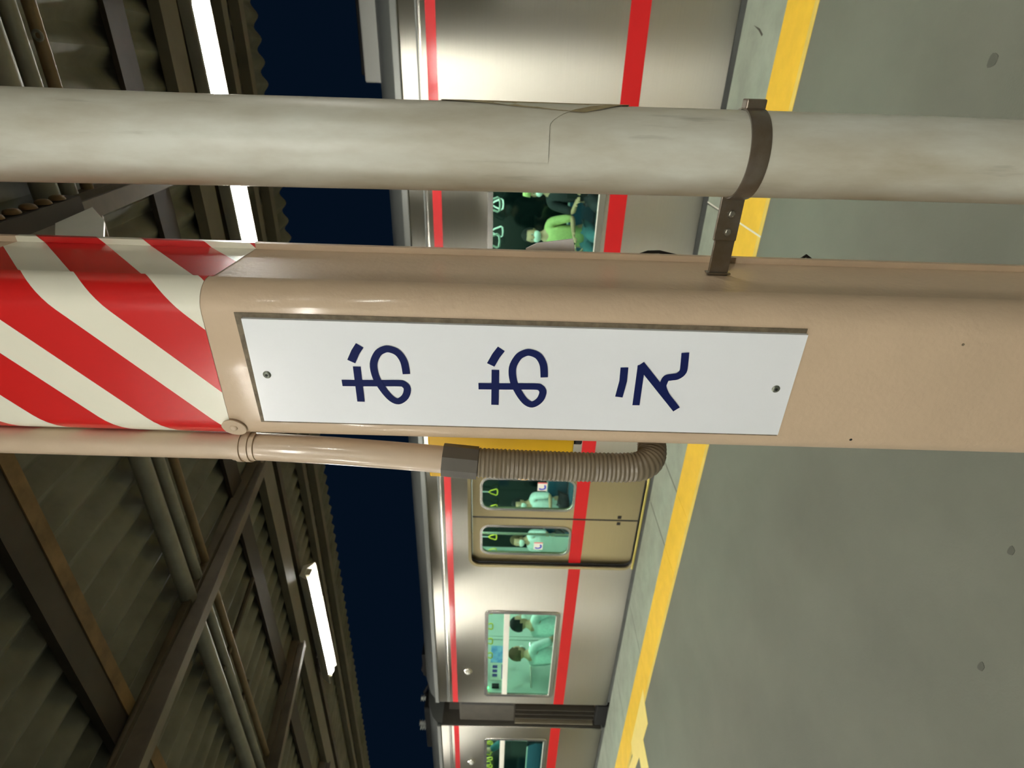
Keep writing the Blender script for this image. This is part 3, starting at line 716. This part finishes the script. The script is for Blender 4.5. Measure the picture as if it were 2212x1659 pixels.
# ================================================================== PASSENGERS
def skin_mesh(V, E, Rr, root, sub=1):
    me = bpy.data.meshes.new('sk'); me.from_pydata([tuple(v) for v in V], E, []); me.update()
    o = bpy.data.objects.new('sk', me); COL.objects.link(o)
    mo = o.modifiers.new('s', 'SKIN'); mo.use_smooth_shade = True
    sv = me.skin_vertices[0].data
    for i, r_ in enumerate(Rr): sv[i].radius = (r_, r_) if not isinstance(r_, tuple) else r_
    for i in range(len(sv)): sv[i].use_root = (i == root)
    if sub: o.modifiers.new('u', 'SUBSURF').levels = sub
    dg = bpy.context.evaluated_depsgraph_get(); dg.update()
    m2 = bpy.data.meshes.new_from_object(o.evaluated_get(dg))
    bpy.data.objects.remove(o); bpy.data.meshes.remove(me)
    return m2

def person(loc, rz_, label, pose, shirt, trousers, hair, mask=True, hairlong=0, group='passengers in the train', turn=0, hat=None, hold='phone'):
    """local frame: faces -Y, feet at z=0"""
    P = {}
    if pose == 'sit': pel, kn, ft = (0, 0, .55), (-.46, .52), -.44
    else: pel, kn, ft = (0, 0, .92), (-.03, .49), .0
    pz = pel[2]; sh = pz + .46
    V = []; E = []; Rr = []
    def v(p, r, par=None):
        V.append(Vector(p)); Rr.append(r); i = len(V) - 1
        if par is not None: E.append((par, i))
        return i
    p0 = v((0, 0, pz), (.135, .105)); p1 = v((0, -.005, pz + .17), (.118, .09), p0); p2 = v((0, -.01, pz + .34), (.145, .10), p1)
    p3 = v((0, 0, sh), (.10, .075), p2); nk = v((0, -.005, sh + .08), .05, p3); hd = v((0, -.02, sh + .16), .055, nk)
    hands = []
    for s_ in (-1, 1):
        a = v((s_ * .165, 0, sh - .01), .058, p3)
        if pose == 'strap' and s_ == 1: el = (s_ * .25, -.10, sh + .20); ha = (s_ * .20, -.18, sh + .42)
        elif pose == 'stand': el = (s_ * .235, .03, sh - .29); ha = (s_ * .22, -.06, sh - .53)
        elif pose == 'strap': el = (s_ * .235, .03, sh - .29); ha = (s_ * .14, -.2, sh - .32)
        else: el = (s_ * .24, -.06, sh - .27); ha = (s_ * .10, -.28, sh - .27)
        a1 = v((Vector((s_ * .165, 0, sh)) + Vector(el)) / 2, .046, a)
        e_ = v(el, .038, a1); h_ = v(Vector(el).lerp(Vector(ha), .85), .027, e_); w_ = v(ha, (.034, .02), h_)
        dr = (Vector(ha) - Vector(el)).normalized(); pl_ = v(Vector(ha) + dr * .045, (.036, .018), w_)
        side = dr.cross(Vector((0, 0, 1))); side = side.normalized() if side.length > .2 else Vector((0, 1, 0))
        dn = Vector((0, 0, -1)) if abs(dr.z) < .8 else Vector((0, -1, 0))
        for q, ln in ((-1.5, .055), (-.5, .068), (.5, .072), (1.5, .062)):
            r1 = v(V[pl_] + dr * .03 + side * q * .018, .0095, pl_)
            r2 = v(V[r1] + dr * ln * .5 + dn * .008, .0088, r1); v(V[r2] + dr * ln * .25 + dn * .028, .008, r2)
        t1 = v(V[w_] - side * s_ * .034 + dr * .02, .0105, w_); v(V[t1] + dr * .034 - side * s_ * .012 + dn * .012, .0095, t1)
        hands.append((Vector(ha), dr))
    legs = []
    for s_ in (-1, 1):
        hp = v((s_ * .085, -.01, pz - .03), .088, p0); k_ = v((s_ * .10, kn[0], kn[1]), .058, hp)
        c_ = v((s_ * .10, ft * .98 + .02 if pose == 'sit' else .02, kn[1] * .68), .054, k_)
        an = v((s_ * .10, (ft if pose == 'sit' else .03), .09), .036, c_); to = v((s_ * .11, (ft if pose == 'sit' else .03) - .15, .035), (.042, .03), an)
        legs.append((hp, k_, c_, an, to))
    body = skin_mesh(V, E, Rr, 0, 1)
    bm = nb(); bm.from_mesh(body); bpy.data.meshes.remove(body)
    # head
    T = Matrix.Translation((0, -.02, sh + .205)) @ Matrix.Rotation(turn, 4, 'Z')
    H = bmesh.ops.create_uvsphere(bm, u_segments=28, v_segments=20, radius=1)['verts']
    for q in H:
        c = q.co.copy(); x, y, z = c.x * .077, c.y * .098, c.z * .118
        if z < 0: x *= 1 - .32 * (-z / .118) ** 1.5; y = y * (1 - .18 * (-z / .118)) - .012 * (-z / .118)
        fr = max(0, -c.y)
        y -= .022 * math.exp(-(x / .011) ** 2) * math.exp(-((z + .018) / .018) ** 2) * (fr > .5)
        y -= .006 * math.exp(-((z - .028) / .012) ** 2) * fr
        y += .007 * math.exp(-((abs(x) - .03) / .013) ** 2) * math.exp(-((z - .008) / .012) ** 2) * fr
        y -= .006 * math.exp(-(x / .02) ** 2) * math.exp(-((z + .055) / .008) ** 2) * fr
        q.co = T @ Vector((x, y, z))
    for s_ in (-1, 1):
        ears = bmesh.ops.create_uvsphere(bm, u_segments=10, v_segments=8, radius=1)['verts']
        for q in ears: q.co = T @ Vector((s_ * .078 + q.co.x * .008, .008 + q.co.y * .018, -.002 + q.co.z * .03))
    nface = len(bm.faces)
    for s_ in (-1, 1):
        for rad, dy, mi in ((.0125, -.078, 1), (.0068, -.0865, 2)):
            g = bmesh.ops.create_uvsphere(bm, u_segments=10, v_segments=8, radius=rad)
            for q in g['verts']: q.co = T @ (q.co + Vector((s_ * .03, dy, .006)))
            for fa in {fa for q in g['verts'] for fa in q.link_faces}: fa.material_index = mi
    g = bmesh.ops.create_uvsphere(bm, u_segments=12, v_segments=6, radius=1)
    for q in g['verts']: q.co = T @ Vector((q.co.x * .024, -.0885 + q.co.y * .008, -.056 + q.co.z * .007))
    for fa in {fa for q in g['verts'] for fa in q.link_faces}: fa.material_index = 3
    for fa in bm.faces: fa.smooth = True
    root = thing('person', label, 'person', loc, group); root.rotation_euler = (0, 0, rz_)
    def part(name, me_or_bm, m, parent=None):
        if isinstance(me_or_bm, bmesh.types.BMesh):
            me = bpy.data.meshes.new(name); bmesh.ops.recalc_face_normals(me_or_bm, faces=me_or_bm.faces); me_or_bm.to_mesh(me); me_or_bm.free()
        else: me = me_or_bm
        for x in (m if isinstance(m, list) else [m]): me.materials.append(x)
        me.shade_smooth()
        o = bpy.data.objects.new(name, me); COL.objects.link(o); o.parent = parent or root
        return o
    part('body', bm, [SKIN, EYEW, EYE, LIPS])
    # shirt
    SV = [V[p0] + Vector((0, 0, -.02)), V[p1], V[p2], V[p3] + Vector((0, 0, .0))]; SE = [(0, 1), (1, 2), (2, 3)]
    SR = [(.152, .12), (.14, .108), (.165, .117), (.10, .08)]
    base = 6
    for k in range(2):
        ia = base
        idx = len(SV); SV += [V[ia], V[ia + 1], V[ia + 2]]; SR += [.072, .06, .052]; SE += [(3, idx), (idx, idx + 1), (idx + 1, idx + 2)]
        # next arm starts after this arm's vertices: shoulder, upper, elbow, forearm, wrist, palm, 12 finger, 2 thumb
        base += 6 + 12 + 2
    part('shirt', skin_mesh(SV, SE, SR, 0, 1), shirt)
    TV = [V[p0] + Vector((0, 0, .02))]; TE = []; TR = [(.148, .118)]
    for l in legs:
        i = len(TV); TV += [V[l[0]], V[l[1]], V[l[2]], V[l[3]] + Vector((0, 0, .03))]; TR += [.10, .072, .064, .055]; TE += [(0, i), (i, i + 1), (i + 1, i + 2), (i + 2, i + 3)]
    part('trousers', skin_mesh(TV, TE, TR, 0, 1), trousers)
    for l in legs:
        b = nb(); g = bmesh.ops.create_uvsphere(b, u_segments=12, v_segments=8, radius=1)
        c = (V[l[3]] + V[l[4]]) / 2
        for q in g['verts']: q.co = Vector((c.x + q.co.x * .05, c.y - .01 + q.co.y * .135, max(.002, .045 + q.co.z * .05)))
        part('shoe', b, SHOE)
    b = nb(); g = bmesh.ops.create_uvsphere(b, u_segments=28, v_segments=20, radius=1)
    for q in g['verts']:
        c = q.co; q.co = Vector((c.x * .089, .010 + c.y * .103, .014 + c.z * .122 - (hairlong if c.z < -.2 and c.y > -.2 else 0)))
    kill = [q for q in b.verts if (q.co.y < -.045 and q.co.z < .055) or (q.co.z < -.055 - hairlong and True) or (q.co.y < .0 and q.co.z < -.015 - hairlong * .6)]
    bmesh.ops.delete(b, geom=kill, context='VERTS')
    for q in b.verts: q.co = T @ (q.co + Vector((random.uniform(-1, 1), random.uniform(-1, 1), random.uniform(-1, 1))) * .0025)
    part('hair', b, hair)
    if hat:
        b = nb(); prism(b, [(.094 * math.cos(t), .108 * math.sin(t)) for t in [2 * PI * k / 24 for k in range(24)]], lambda a, c, t: T @ Vector((a * (1 if t < .1 else .8), c * (1 if t < .1 else .8), t)), .045, .135)
        bx(b, -.07, .07, -.17, -.09, .045, .055); 
        part('cap', b, hat)
    if mask:
        b = nb(); g = bmesh.ops.create_uvsphere(b, u_segments=24, v_segments=16, radius=1)
        for q in g['verts']:
            c = q.co; q.co = Vector((c.x * .074, -.028 + c.y * .085, -.052 + c.z * .060))
        bmesh.ops.delete(b, geom=[q for q in b.verts if q.co.y > -.04 or q.co.z > -.008 + .0], context='VERTS')
        for q in b.verts: q.co = T @ q.co
        part('face_mask', b, M['strapwhite'])
    if hold == 'phone' and pose == 'sit':
        c = (hands[0][0] + hands[1][0]) / 2
        b = nb(); bx(b, -.036, .036, c.y - .07, c.y - .06, c.z - .02, c.z + .12, .004)
        o = link('phone', (lambda me: (b.to_mesh(me), b.free(), me)[2])(bpy.data.meshes.new('phone')), M['rubber'])
        Mx = Matrix.Translation(loc) @ Matrix.Rotation(rz_, 4, 'Z')
        o.location = Mx @ o.location; o.rotation_euler = (0, 0, rz_)
        tag(o, 'dark phone held by the ' + label, 'phone')
    return root
HB = cloth('hair_black', (26, 22, 20)); HBr = cloth('hair_brown', (96, 74, 48)); HG = cloth('hair_greyblack', (44, 40, 38))
WS = cloth('shirt_white', (226, 232, 228)); OL = cloth('shirt_olive', (196, 204, 130)); DK = cloth('shirt_dark', (44, 44, 46)); TL = cloth('shirt_teal', (60, 110, 120))
TR1 = cloth('trousers_dark', (34, 36, 44)); TR2 = cloth('trousers_navy', (30, 44, 70)); TR3 = cloth('trousers_grey', (90, 90, 92))
GP = 'passengers in the train'
person((-6.41, 4.86, .03), PI, 'dark-haired seated passenger in white shirt, back to the end window', 'sit', WS, TR1, HB, group=GP, turn=-.5)
person((-7.05, 4.86, .03), PI, 'brown-haired seated passenger nearest the car end, seen from behind', 'sit', WS, TR2, HBr, group=GP, hold=None)
person((-1.64, 6.76, .03), 0, 'seated masked passenger in pale olive shirt across the aisle', 'sit', OL, TL, HB, group=GP)
person((-1.10, 6.76, .03), 0, 'seated passenger in dark top right of the olive shirt', 'sit', DK, TR1, HG, group=GP, hat=OL)
person((-5.95, 6.76, .03), 0, 'masked passenger in white shirt seen through the right door pane', 'sit', WS, TR1, HB, group=GP)
person((-6.75, 6.76, .03), 0, 'masked passenger in white shirt seen through the left door pane', 'sit', WS, TR3, HBr, group=GP, hairlong=.04)
person((-1.75, 5.6, .03), PI * .8, 'standing passenger in dark clothes behind the middle window', 'stand', DK, TR1, HB, group=GP)
person((-9.6, 5.2, .03), -PI / 2, 'standing passenger in the next car reaching up to a strap', 'strap', TL, TR1, HB, group=GP)
print('objects', len(bpy.data.objects))
